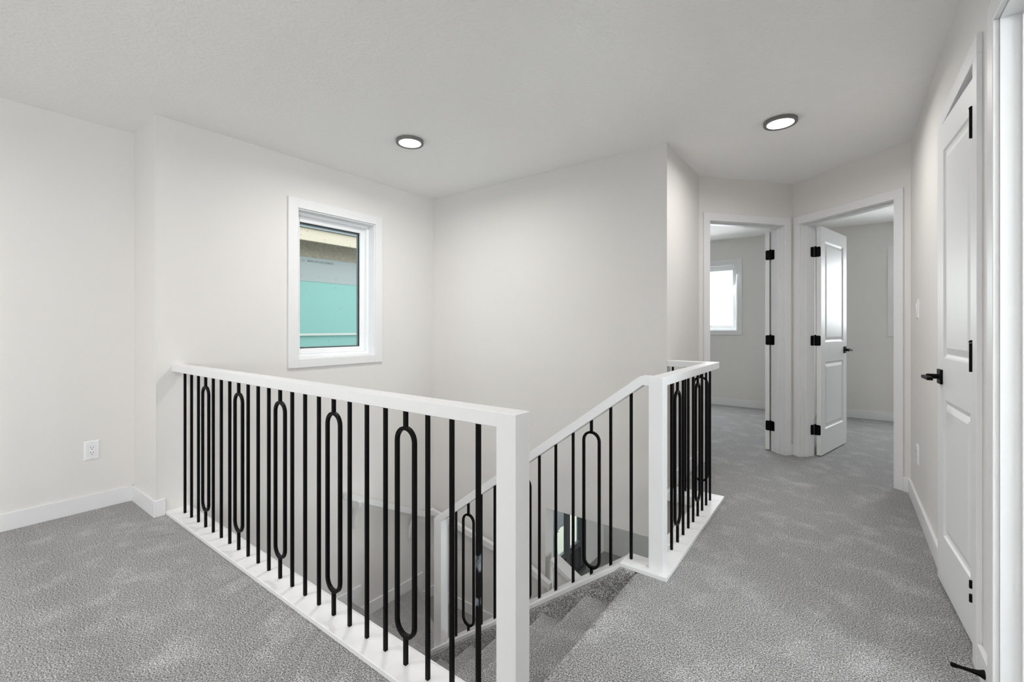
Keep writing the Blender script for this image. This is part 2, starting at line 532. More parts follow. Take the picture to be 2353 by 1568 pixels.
# ------------------------------------------------------------------ doorways: casing + jamb
CW, CT = 0.068, 0.015
def doorway(name, fn, s0, s1, label, thick=WT, stop_at=0.05, top=ZH, both=True):
    root = empty(name, fn((s0 + s1) / 2, 0, 0))
    struct(root, label, 'door frame')
    r = 0.005
    for face in ((-CT, 0.0), (thick, thick + CT)) if both else ((-CT, 0.0),):
        t0, t1 = face
        MB().mbox(fn, s0 - r - CW + 0.007, t0, 0, s0 - r, t1, top + r, 0.0015).obj('casing_leg', M['trim'], root)
        MB().mbox(fn, s1 + r, t0, 0, s1 + r + CW - 0.007, t1, top + r, 0.0015).obj('casing_leg', M['trim'], root)
        MB().mbox(fn, s0 - r - CW + 0.007, t0, top + r, s1 + r + CW - 0.007, t1, top + r + CW, 0.0015).obj('casing_head', M['trim'], root)
    MB().mbox(fn, s0 - G + 0.0, 0.0, 0, s0, thick, top).obj('jamb', M['trim'], root)
    MB().mbox(fn, s1, 0.0, 0, s1 + G, thick, top).obj('jamb', M['trim'], root)
    MB().mbox(fn, s0 - G, 0.0, top, s1 + G, thick, top + G).obj('jamb_head', M['trim'], root)
    w = 0.034
    mb = MB()
    mb.mbox(fn, s0, stop_at, 0, s0 + 0.011, stop_at + w, top, 0.001)
    mb.mbox(fn, s1 - 0.011, stop_at, 0, s1, stop_at + w, top, 0.001)
    mb.mbox(fn, s0 + 0.011, stop_at, top - 0.011, s1 - 0.011, stop_at + w, top, 0.001)
    mb.obj('door_stop_strip', M['trim'], root)
    return root
fn1, fn2 = planar(A, d1, n1), planar(B, d2, n2)
doorway('trim_1', fn1, S10, S11, 'white casing and jamb of the first bedroom doorway beside the railing', stop_at=0.042)
doorway('trim_2', fn2, S20, S21, 'white casing and jamb of the second bedroom doorway beside the right wall', stop_at=0.042)
doorway('trim_3', fnr, D3Y0, D3Y1, 'white casing around the closet door on the right wall', thick=0.12, stop_at=0.044)
doorway('trim_4', fnr, D4Y0, D4Y1, 'bright white jamb of the open doorway beside the door stop', thick=0.12, stop_at=0.042)

# ------------------------------------------------------------------ doors
def panel_face(bm, x0, x1, z0, z1, y, ny):
    """moulded panel: a list of nested rings, returns outer ring verts"""
    rings = []
    for inset, dep in ((0.0, 0.0), (0.006, 0.007), (0.016, 0.0095), (0.020, 0.0095), (0.046, 0.002)):
        rings.append([bm.verts.new((x, y - ny * dep, z)) for x, z in
                      ((x0 + inset, z0 + inset), (x1 - inset, z0 + inset), (x1 - inset, z1 - inset), (x0 + inset, z1 - inset))])
    for a, b in zip(rings, rings[1:]):
        for k in range(4):
            bm.faces.new((a[k], a[(k + 1) % 4], b[(k + 1) % 4], b[k]))
    bm.faces.new(rings[-1])
    return rings[0]

def slab_mesh(w, h, t, y0, z0=0.012):
    mb = MB(); bm = mb.bm
    st = 0.105
    rows = [(0.235, 0.835), (1.015, 1.925)]
    xs = [0, st, w - st, w]
    zs = [z0, rows[0][0], rows[0][1], rows[1][0], rows[1][1], h]
    for y, ny in ((y0, -1), (y0 + t, 1)):
        g = {}
        for i, x in enumerate(xs):
            for j, z in enumerate(zs):
                g[i, j] = bm.verts.new((x, y, z))
        for i in range(3):
            for j in range(5):
                if i == 1 and j in (1, 3):
                    panel_face(bm, xs[1], xs[2], zs[j], zs[j + 1], y, ny)
                    continue
                bm.faces.new((g[i, j], g[i + 1, j], g[i + 1, j + 1], g[i, j + 1]))
    e = [(0, z0), (w, z0), (w, h), (0, h)]
    for k in range(4):
        p, q = e[k], e[(k + 1) % 4]
        vs = [bm.verts.new((p[0], y0, p[1])), bm.verts.new((q[0], y0, q[1])), bm.verts.new((q[0], y0 + t, q[1])), bm.verts.new((p[0], y0 + t, p[1]))]
        bm.faces.new(vs)
    bmesh.ops.remove_doubles(bm, verts=list(bm.verts), dist=1e-5)
    return mb

def lever_handle(root, x, yface, ny, z, toward):
    """rosette + lever on a slab face; toward = -1 points to the hinge"""
    y1 = yface + ny * 0.009
    ros = MB().box(x - 0.032, yface, z - 0.032, x + 0.032, y1, z + 0.032, 0.001)
    ro = link('handle', ros.mesh('handle', M['black']), root, (0, 0, 0), local=True)
    lv = MB()
    lv.lathe([(0.011, 0), (0.011, 0.040)] if ny > 0 else [(0.011, -0.040), (0.011, 0)], (x, y1, z), 'y', 16)
    ye = y1 + ny * 0.036
    lv.box(x + 0.012 if toward < 0 else x - 0.012, ye, z - 0.010, x + toward * 0.112, ye + ny * 0.020, z + 0.004, 0.0015)
    lo = link('lever', lv.mesh('lever', M['black']), ro, (0, 0, 0), local=True)
    return ro

def rounded_plate(mb, fn, u0, u1, z0, z1, t0, t1, r, round_u0, round_u1):
    """thin plate in the (u,z) plane with some rounded corners"""
    pts = []
    def corner(cu, cz, a0, rr):
        if rr:
            for k in range(5):
                a = a0 + k * math.pi / 8
                pts.append((cu + r * math.cos(a), cz + r * math.sin(a)))
    def add(u, z, su, sz, a0, rnd):
        if rnd: corner(u - su * r, z - sz * r, a0, True)
        else: pts.append((u, z))
    add(u1, z1, 1, 1, 0, round_u1); add(u0, z1, -1, 1, math.pi / 2, round_u0)
    add(u0, z0, -1, -1, math.pi, round_u0); add(u1, z0, 1, -1, 1.5 * math.pi, round_u1)
    a = [mb.bm.verts.new(fn(u, t0, z)) for u, z in pts]
    b = [mb.bm.verts.new(fn(u, t1, z)) for u, z in pts]
    n = len(pts)
    mb.bm.faces.new(a); mb.bm.faces.new(b)
    for i in range(n):
        mb.bm.faces.new((a[i], a[(i + 1) % n], b[(i + 1) % n], b[i]))

def make_door(name, hinge, direction, w, t, y0, label, hinge_z, barrel_y, leaf_dir, handle_sides, h=2.045, leaves=True):
    d = Vector(direction).normalized()
    root = empty(name, (hinge[0], hinge[1], 0), math.atan2(d.y, d.x))
    struct(root, label, 'door')
    link('door_slab', slab_mesh(w, h, t, y0).mesh('door_slab', M['door']), root, (0, 0, 0), local=True)
    for side in handle_sides:
        yf = y0 + t if side > 0 else y0
        lever_handle(root, w - 0.065, yf, side, 0.93, -1)
    if leaves:
        mb = MB()
        rounded_plate(mb, lambda u, tt, z: (tt, u, z), min(barrel_y - leaf_dir * 0.018, barrel_y + leaf_dir * 0.031), max(barrel_y - leaf_dir * 0.018, barrel_y + leaf_dir * 0.031),
                      -0.045, 0.045, -0.003, 0.0005, 0.011, leaf_dir < 0, leaf_dir > 0)
        mb.lathe([(0.007, -0.045), (0.007, 0.045)], (-0.005, barrel_y - leaf_dir * 0.009, 0), 'z', 12)
        mb.lathe([(0.008, 0.045), (0.008, 0.048), (0.003, 0.052)], (-0.005, barrel_y - leaf_dir * 0.009, 0), 'z', 12)
    else:
        mb = MB()
        mb.lathe([(0.0058, -0.05), (0.0058, 0.05)], (-0.003, barrel_y, 0), 'z', 14)
        mb.lathe([(0.0066, 0.051), (0.0066, 0.056), (0.003, 0.06)], (-0.003, barrel_y, 0), 'z', 14)
    me = mb.mesh('hinge', M['black'])
    if not leaves:      # the low hinge shows as two bare knuckles, the middle one painted over
        mb = MB()
        for zz in (-0.024, 0.024):
            mb.lathe([(0.0058, zz - 0.013), (0.0058, zz + 0.013)], (-0.003, barrel_y, 0), 'z', 14)
        me_low = mb.mesh('hinge_low', M['black'])
    for z in hinge_z:
        link('hinge', me_low if (not leaves and z < 0.5) else me, root, (0, 0, z), local=True)
    return root

HZ = (0.235, 1.030, 1.820)
make_door('door_1', (-0.561, 4.753), (0.10, 0.995), 0.74, 0.035, 0.0, 'white panel door seen edge on swung wide into the first bedroom', HZ, 0.0, 1, (1, -1))
make_door('door_2', (-0.166, 4.794), (0.246, 0.969), 0.735, 0.035, 0.0, 'white two panel door standing open into the second bedroom', HZ, 0.035, -1, (1, -1))
dd3 = Vector((0.341, 2.800)) - Vector((0.372, 2.192))
d3 = make_door('door_3', (0.372, 2.192), dd3, dd3.length, 0.035, -0.035, 'white two panel closet door slightly ajar on the right wall', (0.235, 1.045, 1.855), 0.021, 1, (1,), leaves=False)
# hinge leaves on the jambs of the open bedroom doors
for fn, sj, t0, t1, rt in ((fn1, S11, WT - 0.033, WT, False), (fn2, S20, WT - 0.033, WT, False)):
    trim = bpy.data.objects['trim_1'] if fn is fn1 else bpy.data.objects['trim_2']
    sg = -1 if fn is fn1 else 1
    for z in HZ:
        mb = MB()
        rounded_plate(mb, lambda u, tt, zz: fn(sj + sg * tt, u, zz), t0, t1, z - 0.045, z + 0.045, -0.001, 0.0025, 0.011, True, False)
        mb.obj('hinge_leaf', M['black'], trim)

# ------------------------------------------------------------------ windows
def window(name, fn, s0, s1, z0, z1, label, depth=0.145, casing=True, mullion=False, jamb_n=0.10, gasket=False):
    """fn(s, depth behind wall face, z); opening s0..s1 z0..z1 in the wall"""
    root = empty(name, fn((s0 + s1) / 2, 0, z0))
    struct(root, label, 'window')
    cw, ct = 0.072, 0.016
    if casing:
        MB().mbox(fn, s0 - cw, -ct, z0 - cw + 0.01, s0 + 0.003, 0, z1 + cw, 0.0015).obj('casing_leg', M['trim'], root)
        MB().mbox(fn, s1 - 0.003, -ct, z0 - cw + 0.01, s1 + cw - 0.007, 0, z1 + cw, 0.0015).obj('casing_leg', M['trim'], root)
        MB().mbox(fn, s0 + 0.003, -ct, z1 - 0.003, s1 - 0.003, 0, z1 + cw, 0.0015).obj('casing_head', M['trim'], root)
        MB().mbox(fn, s0 + 0.003, -ct, z0 - cw + 0.01, s1 - 0.003, 0, z0 + 0.003, 0.0015).obj('casing_sill', M['trim'], root)
    def ring(nm, inset0, inset1, t0, t1, m, bev=0.0015):
        mb = MB()
        a0, a1, b0, b1 = s0 + inset0, s1 - inset0, z0 + inset0, z1 - inset0
        w = inset1 - inset0
        mb.mbox(fn, a0, t0, b0, a0 + w, t1, b1, bev)
        mb.mbox(fn, a1 - w, t0, b0, a1, t1, b1, bev)
        mb.mbox(fn, a0 + w, t0, b0, a1 - w, t1, b0 + w, bev)
        mb.mbox(fn, a0 + w, t0, b1 - w, a1 - w, t1, b1, bev)
        return mb.obj(nm, m, root)
    ring('jamb', 0.0, 0.012, -0.001, 0.17, M['trim'], 0)
    ring('frame', 0.012, 0.034, jamb_n - 0.03, 0.165, M['vinyl'])
    sash = ring('sash', 0.034, 0.078, jamb_n, 0.16, M['vinyl'], 0.003)
    if gasket:
        ring('gasket', 0.078, 0.0815, jamb_n + 0.018, jamb_n + 0.046, M['gasket'], 0)
        ring('spacer', 0.0815, 0.089, jamb_n + 0.030, jamb_n + 0.044, M['spacer'], 0)
    if mullion:
        mid = (s0 + s1) / 2
        MB().mbox(fn, mid - 0.03, jamb_n, z0 + 0.034, mid + 0.03, 0.16, z1 - 0.034, 0.003).obj('mullion', M['vinyl'], root)
    for k, t in enumerate((jamb_n + 0.024, )):
        MB().mbox(fn, s0 + 0.079, t, z0 + 0.079, s1 - 0.079, t + 0.004, z1 - 0.079).obj('pane', M['glass'], root)
    return root
window('window_1', fnw, WY0, WY1, WZ0, WZ1, 'white framed stairwell window looking onto teal house wrap', jamb_n=0.105, gasket=True)
fne = planar((0, YE), (1, 0), (0, -1))
window('window_2', fne, -2.50, -1.25, 1.10, 2.07, 'blown out white bedroom window seen through the first doorway')
window('window_3', fne, 0.495, 1.60, 1.10, 2.07, 'bedroom window whose casing edge shows behind the second doorway')
fnrear = planar((0, YREAR), (-1, 0), (0, 1))  # windows from here on are unseen, added to bring in daylight
window('added_window_4', fnrear, 0.8, 2.6, 0.85, 2.05, 'unseen rear window added to light the loft', mullion=True)
fnlow = fne
fnfr = planar((XFAR, YREAR), (0, 1), (-1, 0))
window('added_window_5', fnfr, 4.2 - YREAR, 6.4 - YREAR, -2.2, -0.6, 'unseen window added in the outer right wall to light the lower level')
window('added_window_6', fnfr, 1.1, 2.9, 0.85, 2.05, 'unseen side window added to light the loft', mullion=True)
window('added_window_7', fnfr, 0.1 - YREAR, 1.3 - YREAR, 0.9, 2.1, 'unseen window added in the room beside the hall to light the doorway jamb')

# ------------------------------------------------------------------ railings
BAR = 0.0125
def bar_mesh(name, h, m='black'):
    b = BAR / 2
    return MB().box(-b, -b, 0, b, b, h, 0.0008).mesh(name, M[m])
def sbar_mesh(name, zb, zt, slope):
    """bar with ends cut to a slope along local x; z relative to 0"""
    b = BAR / 2
    mb = MB()
    mb.hexa([(-b, -b, zb - slope * b), (b, -b, zb + slope * b), (b, b, zb + slope * b), (-b, b, zb - slope * b),
             (-b, -b, zt - slope * b), (b, -b, zt + slope * b), (b, b, zt + slope * b), (-b, b, zt - slope * b)], 0.0008)
    return mb.mesh(name, M['black'])
def loop_mesh(name, z_bot, z_top, lo, hi, outer=0.100, slope=0.0):
    """elongated ring with two stems, in the local x-z plane"""
    b = BAR / 2
    r = outer / 2 - b
    path = []
    n = 12
    zc0, zc1 = lo + outer / 2, hi - outer / 2
    for k in range(n + 1):
        a = math.pi * k / n
        path.append(Vector((r * math.cos(a), 0, zc1 + r * math.sin(a))))
    for k in range(n + 1):
        a = math.pi + math.pi * k / n
        path.append(Vector((r * math.cos(a), 0, zc0 + r * math.sin(a))))
    m = len(path)
    def frame(i):
        t = (path[(i + 1) % m] - path[i - 1]).normalized()
        return Vector((t.z, 0, -t.x)), Vector((0, 1, 0))
    mb = MB()
    mb.sweep(path, frame, [(-b, -b), (b, -b), (b, b), (-b, b)], closed=True)
    def stem(z0, z1, s0, s1):
        mb.hexa([(-b, -b, z0 - s0 * b), (b, -b, z0 + s0 * b), (b, b, z0 + s0 * b), (-b, b, z0 - s0 * b),
                 (-b, -b, z1 - s1 * b), (b, -b, z1 + s1 * b), (b, b, z1 + s1 * b), (-b, b, z1 - s1 * b)])
    stem(z_bot, lo + 0.009, slope, 0); stem(hi - 0.009, z_top, 0, slope)
    return mb.mesh(name, M['black'])

RT, RB = 0.917, 0.875      # rail top and underside
PZ = 0.02                  # plate top
# --- guard along the loft edge
g1 = empty('loft_railing', (-2.0, 0.985, 0))
tag(g1, 'long white railing with black metal bars along the loft carpet', 'railing')
MB().box(XW, 0.956, RB, -0.768, 1.022, RT, 0.0015).obj('handrail', M['trim'], g1)
MB().box(-0.768, 0.956, PZ, -0.701, 1.022, RT, 0.0015).obj('newel_post', M['trim'], g1)
pl = MB().box(XW, 0.922, 0.0, -0.655, 1.045, PZ, 0.002).obj('base_plate', M['trim'], g1)
MB().box(XW, 1.045, -0.04, -0.80, 1.053, PZ - 0.002, 0.001).obj('fascia', M['trim'], pl)
me_bar = bar_mesh('baluster', RB - PZ)
me_loop = loop_mesh('loop_baluster', 0, RB - PZ, 0.108 - PZ, 0.818 - PZ)
me_scuff = bar_mesh('baluster_scuffed', RB - PZ, 'scuffed')
for i in range(23):
    x = -3.2155 + 0.1072 * i
    if i % 4 == 3:
        link('loop_baluster', me_loop, g1, (x, 0.985, PZ))
    else:
        o = link('baluster', me_scuff if i == 22 else me_bar, g1, (x, 0.985, PZ))
        if i == 22: o['label'] = 'black bar with two pale paint scuffs'

# --- guard along the hall, its return, and the raking stair guard
g2 = empty('stair_railing', (-0.703, 2.09, 0))
tag(g2, 'white railing with black bars rounding the hall edge and raking down the stairs', 'railing')
NX0, NX1 = -0.737, -0.670
NY0, NY1 = 2.058, 2.124
mb = MB().box(NX0, NY0 + 0.066, RB, NX1, 3.213, RT, 0.002)
mb.obj('handrail', M['trim'], g2)
MB().box(XS, 3.147, RB, NX0, 3.213, RT, 0.002).obj('return_handrail', M['trim'], g2)
SL = 0.738
zr = lambda x: 0.919 + SL * (x + 0.778)
VT = 0.0525
# raking rail with level top piece
mb = MB()
mb.prism([(NX0, RT), (-0.779, RT), (-2.182, zr(-2.182)), (-2.182, zr(-2.182) - VT), (-0.766, RB), (NX0, RB)], NY0, NY1, 'y', 0.0015, 1)
mb.obj('raking_handrail', M['trim'], g2)
MB().box(NX0, NY0, PZ, NX1, NY1, RT, 0.0015).obj('newel_post', M['trim'], g2)
zl = zr(-2.115) - VT
MB().hexa([(-2.182, NY0, -1.17), (-2.115, NY0, -1.17), (-2.115, NY1, -1.17), (-2.182, NY1, -1.17),
           (-2.182, NY0, zr(-2.182) - VT + 0.001), (-2.115, NY0, zl), (-2.115, NY1, zl), (-2.182, NY1, zr(-2.182) - VT + 0.001)], 0.0015).obj('newel_post', M['trim'], g2)
# base plates
pl = MB().prism([(-0.865, 2.024), (-0.643, 2.024), (-0.643, 3.235), (XS, 3.235), (XS, 3.111), (-0.766, 3.111), (-0.766, 2.147), (-0.865, 2.147)],
                0.0, PZ, 'z', 0.0015, 1)
pl = pl.obj('base_plate', M['trim'], g2)
mb = MB()
mb.box(-0.774, 2.15, -0.045, -0.766, 3.111, PZ - 0.002, 0.001)
mb.box(XS, 3.103, -0.045, -0.774, 3.111, PZ - 0.002, 0.001)
mb.obj('fascia', M['trim'], pl)
zc = lambda x: 0.0366 + 0.75 * (x + 0.833)
mb = MB()
mb.prism([(-0.862, zc(-0.862)), (-2.185, zc(-2.185)), (-2.185, zc(-2.185) - 0.026), (-0.862, zc(-0.862) - 0.026)], 2.027, 2.147, 'y', 0.0015, 1)
mb.obj('stringer_cap', M['trim'], g2)
# bars of the hall part
me_loop_y = me_loop
for i in range(9):
    y = 2.300 + 0.1006 * i
    o = link('loop_baluster' if i in (1, 5) else 'baluster', me_loop if i in (1, 5) else me_bar, g2, (-0.7045, y, PZ))
    if i in (1, 5): o.rotation_euler = (0, 0, math.pi / 2)
for i, x in enumerate((-0.780, -0.880, -0.965)):
    link('loop_baluster' if i == 0 else 'baluster', me_loop if i == 0 else me_bar, g2, (x, 3.180, PZ))
# raking bars
for i in range(12):
    x = -0.834 - 0.10675 * i
    zb, zt = zc(x), zr(x) - VT
    if i == 0:
        link('baluster', sbar_mesh('stair_baluster', 0.0, zt - PZ + 0.01, 0.0), g2, (x, 2.090, PZ))
    elif i % 4 == 2:
        me = loop_mesh('stair_loop', -0.008, zt - zb + 0.008, 0.028, 0.738, slope=0.75)
        link('loop_baluster', me, g2, (x, 2.090, zb))
    else:
        link('baluster', sbar_mesh('stair_baluster', -0.004, zt - zb + 0.004, 0.75), g2, (x, 2.090, zb))

# ------------------------------------------------------------------ staircase
st = empty('staircase', (-1.5, 1.54, LOW))
struct(st, 'grey carpeted staircase going down past winding treads', 'staircase')
RISE, RUN, NOSE0 = 0.195, 0.26, -0.795
def step_profile(xn, z, back, r=0.026, drop=RISE):
    """tread with a rolled nosing facing -x; xn = nosing front"""
    pts = [(back, z)]
    for k in range(7):
        a = math.pi / 2 + math.pi * k / 6
        pts.append((xn + r + r * math.cos(a), z - r + r * math.sin(a)))
    pts += [(xn + 0.03, z - 2 * r), (xn + 0.03, z - drop - 0.01), (back, z - drop - 0.01)]
    return pts
def smooth_obj(mb, name, parent):
    o = mb.obj(name, M['carpet'], parent, smooth=True)
    return o
for k in range(6):
    xn = NOSE0 - RUN * k
    back = -0.765 if k == 0 else NOSE0 - RUN * (k - 1) + 0.03
    smooth_obj(MB().prism(step_profile(xn, -RISE * k - (0.0005 if k == 0 else 0), back), 1.045, 2.036, 'y'), 'step', st)
xs_l = NOSE0 - RUN * 5 + 0.03
smooth_obj(MB().prism([(XW, 1.045), (xs_l, 1.045), (xs_l, 2.036), (-2.11, 2.036), (-2.11, 2.215), (XW, 2.215)], -1.17 - 0.19, -1.17, 'z', 0.012), 'landing', st)
smooth_obj(MB().prism([(XW, 2.19), (-2.11, 2.19), (-2.11, 2.27), (XW, 2.935)], -1.365 - 0.19, -1.365, 'z', 0.012), 'winder_tread', st)
smooth_obj(MB().prism([(XW, 2.90), (-2.10, 2.235), (-2.10, YB), (XW, YB)], -1.56 - 0.19, -1.56, 'z', 0.012), 'winder_tread', st)
for k in range(5):
    z = -1.56 - RISE * (k + 1)
    x0, x1 = -2.13 + RUN * k, -2.10 + RUN * (k + 1)
    smooth_obj(MB().box(x0, 2.15, z - 0.2, x1, YB, z, 0.012, 2), 'step', st)
# carpeted stringer beside the upper flight
mb = MB()
mb.prism([(-0.79, 0.0), (-0.862, 0.0), (-0.90, zc(-0.90) - 0.027), (-2.185, zc(-2.185) - 0.027), (-2.185, -1.5), (-2.05, -1.5), (-0.79, -0.56)], 2.018, 2.142, 'y', 0.010, 3)
mb.obj('stringer', M['carpet'], st, True)
mb = MB()
mb.prism([(-0.80, -0.5), (-2.05, -1.44), (-2.18, -1.44), (-2.18, LOW), (-0.80, LOW)], 2.035, 2.140, 'y')
struct(mb.obj('wall_stair', M['wall']), 'greige wall under the stair stringer', 'wall')

# half wall with sloped white cap beyond the back wall opening
mb = MB()
zp = lambda x: -0.782 - 0.53 * (x + 1.93)
mb.prism([(-1.93, LOW), (-1.93, zp(-1.93) - 0.04), (-0.3, zp(-0.3) - 0.04), (-0.3, LOW)], 3.16, 3.25, 'y')
pw = mb.obj('wall_half', M['wall'])
struct(pw, 'low sloping half wall with white cap beside the lower stairs', 'wall')
mb = MB()
mb.prism([(-1.95, zp(-1.95)), (-0.28, zp(-0.28)), (-0.28, zp(-0.28) - 0.04), (-1.95, zp(-1.95) - 0.04)], 3.145, 3.265, 'y', 0.002, 1)
mb.obj('cap', M['trim'], pw)

# wall handrail round the winders
hr = empty('wall_handrail', (-3.29, 2.1, -1.17))
tag(hr, 'white wall mounted handrail turning the stairwell corner above the landing', 'handrail')
pts = [Vector((-3.285, 2.12, -0.236)), Vector((-3.285, 2.985, -0.682)), Vector((-3.285, 3.085, -0.682)), Vector((-2.12, 3.085, -0.868)), Vector((-1.91, 3.085, -0.955))]
mb = MB()
def hr_frame(i):
    if i in (0, 1): return Vector((1, 0, 0)), Vector((0, 0, 1))
    if i == 2: return Vector((1, -1, 0)), Vector((0, 0, 1))
    return Vector((0, -1, 0)), Vector((0, 0, 1))
mb.sweep(pts, hr_frame, [(-0.022, -0.025), (0.022, -0.025), (0.022, 0.025), (-0.022, 0.025)])
mb.obj('rail', M['trim'], hr)
def bracket(p, n):
    """S shaped flat bracket from the wall up to the rail; n = out of the wall"""
    n = Vector(n); u = Vector((0, 0, 1)); t = n.cross(u)
    prof = []
    outer = [(0.0, -0.20), (0.004, -0.215), (0.018, -0.205), (0.030, -0.16), (0.036, -0.12), (0.052, -0.085), (0.072, -0.055), (0.080, -0.02)]
    inner = [(0.040, -0.02), (0.034, -0.05), (0.016, -0.085), (0.004, -0.12), (0.0, -0.15)]
    prof = [(a * 1.25, b * 1.25 + 0.004) for a, b in outer + inner]
    mb = MB()
    a = [mb.bm.verts.new(p + n * q[0] + u * q[1] + t * -0.014) for q in prof]
    b = [mb.bm.verts.new(p + n * q[0] + u * q[1] + t * 0.014) for q in prof]
    k = len(prof)
    mb.bm.faces.new(a); mb.bm.faces.new(b)
    for i in range(k):
        mb.bm.faces.new((a[i], a[(i + 1) % k], b[(i + 1) % k], b[i]))
    br = mb.obj('bracket', M['trim'], hr)
    s = MB()
    for dz in (-0.165, -0.195):
        c = p + n * 0.026 + u * dz
        s.lathe([(0.006, -0.001), (0.006, 0.004), (0.003, 0.006)], c, 'x', 10)
    s.obj('screw', M['screw'], br)
bracket(Vector((XW, 2.235, -0.295)), (1, 0, 0))
bracket(Vector((XW, 2.84, -0.615)), (1, 0, 0))
bracket(Vector((-2.95, YB, -0.72)), (0, -1, 0))

# ------------------------------------------------------------------ ceiling lights
def ceiling_light(loc, label, power, z=CEIL):
    root = empty('ceiling_light', (loc[0], loc[1], z))
    tag(root, label, 'light', 'slim round ceiling lights')
    R = 0.093
    mb = MB()
    prof = [(R * 0.80, -0.020), (R * 0.97, -0.024), (R, -0.021), (R, 0.0)]
    n = 64
    rings = []
    for r, h in prof:
        rings.append([mb.bm.verts.new((r * math.cos(2 * math.pi * k / n), r * math.sin(2 * math.pi * k / n), h)) for k in range(n)])
    for a, b in zip(rings, rings[1:]):
        for k in range(n):
            mb.bm.faces.new((a[k], a[(k + 1) % n], b[(k + 1) % n], b[k]))
    mb.bm.faces.new(rings[-1])
    link('ring', mb.mesh('ring', M['ring'], True), root, (0, 0, 0), local=True)
    dm = MB()
    dm.lathe([(R * 0.80, -0.015), (R * 0.80, -0.0195), (R * 0.5, -0.0205), (0.002, -0.021)], (0, 0, 0), 'z', 64)
    link('diffuser', dm.mesh('diffuser', M['diffuser'], True), root, (0, 0, 0), local=True)
    ld = bpy.data.lights.new('ceiling_lamp_glow', 'AREA')
    ld.shape = 'DISK'; ld.size = 0.14; ld.energy = power; ld.color = (1.0, 0.975, 0.95)
    ld.spread = math.radians(170)
    lo = bpy.data.objects.new('lamp_glow', ld)
    COL.objects.link(lo)
    lo.parent = root
    lo.location = (0, 0, -0.028)
    return root
ceiling_light((-2.409, 2.049), 'round dark rimmed ceiling light glowing above the stairwell', STAIR)
ceiling_light((-0.322, 3.235), 'round dark rimmed ceiling light glowing above the bedroom hall', HALL)
ceiling_light((-0.32, 0.25), 'added unseen ceiling light above the hall end of the loft', LOFT * 0.45)  # unseen lamp added near the camera for overhead light
ceiling_light((-2.41, -0.5), 'added unseen ceiling light above the left side of the loft', LOFT)  # unseen lamp added to light the loft and stairwell
ceiling_light((-0.32, -2.3), 'added unseen ceiling light above the right rear of the loft', LOFT)  # unseen lamp added behind the camera to raise the loft light
ceiling_light((0.1, 3.75), 'added unseen ceiling light of the lower floor beyond the stairs', 9, SOFF)  # unseen lamp added to light the stairwell wall through the opening
ceiling_light((-2.41, -2.5), 'added unseen ceiling light above the left rear of the loft', LOFT)  # unseen rear lamp, added like the other loft lamps for light

# ------------------------------------------------------------------ outlets, switch, door stop
def wall_plate(name, fn, s, z, label, cat, kind):
    root = empty(name, fn(s, 0, z - 0.06))
    tag(root, label, cat)
    hw, hh, t = 0.0375, 0.061, 0.006
    mb = MB()
    r0 = [fn(s + a * hw, 0, z + b * hh) for a, b in ((-1, -1), (1, -1), (1, 1), (-1, 1))]
    r1 = [fn(s + a * (hw - 0.001), -t * 0.45, z + b * (hh - 0.001)) for a, b in ((-1, -1), (1, -1), (1, 1), (-1, 1))]
    r2 = [fn(s + a * (hw - 0.007), -t, z + b * (hh - 0.007)) for a, b in ((-1, -1), (1, -1), (1, 1), (-1, 1))]
    vs = [[mb.bm.verts.new(p) for p in r] for r in (r0, r1, r2)]
    for a, b in zip(vs, vs[1:]):
        for k in range(4):
            mb.bm.faces.new((a[k], a[(k + 1) % 4], b[(k + 1) % 4], b[k]))
    mb.bm.faces.new(vs[-1])
    mb.obj('cover_plate', M['plastic'], root)
    for b in (-1, 1):
        MB().mbox(fn, s - 0.003, -t - 0.0008, z + b * 0.050 - 0.003, s + 0.003, -t, z + b * 0.050 + 0.003, 0.0005).obj('screw', M['screw'], root)
    # thin shadow gap around the insert
    MB().mbox(fn, s - 0.0178, -t - 0.0002, z - 0.0348, s + 0.0178, -t + 0.001, z + 0.0348).obj('gap', M['screw'], root)
    if kind == 'switch':
        mb = MB()
        mb.hexa([fn(s - 0.0165, -t, z - 0.0335), fn(s + 0.0165, -t, z - 0.0335), fn(s + 0.0165, -t - 0.0025, z - 0.0335), fn(s - 0.0165, -t - 0.0025, z - 0.0335),
                 fn(s - 0.0165, -t, z + 0.0335), fn(s + 0.0165, -t, z + 0.0335), fn(s + 0.0165, -t - 0.008, z + 0.0335), fn(s - 0.0165, -t - 0.008, z + 0.0335)], 0.0008)
        mb.obj('rocker', M['plastic'], root)
    else:
        ins = MB().mbox(fn, s - 0.0168, -t - 0.0015, z - 0.0338, s + 0.0168, -t, z + 0.0338, 0.0005).obj('receptacle', M['plastic'], root)
        for dz in (0.0165, -0.0165):
            for ds, hz in ((-0.0063, 0.0045), (0.0063, 0.0037)):
                MB().mbox(fn, s + ds - 0.0012, -t - 0.0019, z + dz + 0.003 - hz, s + ds + 0.0012, -t - 0.001, z + dz + 0.003 + hz).obj('slot', M['slot'], ins)
            MB().mbox(fn, s - 0.0025, -t - 0.0019, z + dz - 0.0105, s + 0.0025, -t - 0.001, z + dz - 0.0065).obj('slot', M['slot'], ins)
    return root
fnl = planar((XL, 0), (0, 1), (1, 0))
wall_plate('wall_outlet', fnl, 0.669, 0.375, 'white duplex outlet on the plain left wall', 'outlet', 'outlet')
wall_plate('light_switch', fnr, 3.735, 1.264, 'white rocker switch beside the second bedroom doorway', 'switch', 'switch')
wall_plate('wall_outlet', fnr, 3.735, 0.358, 'white outlet low on the right wall above the baseboard', 'outlet', 'outlet')

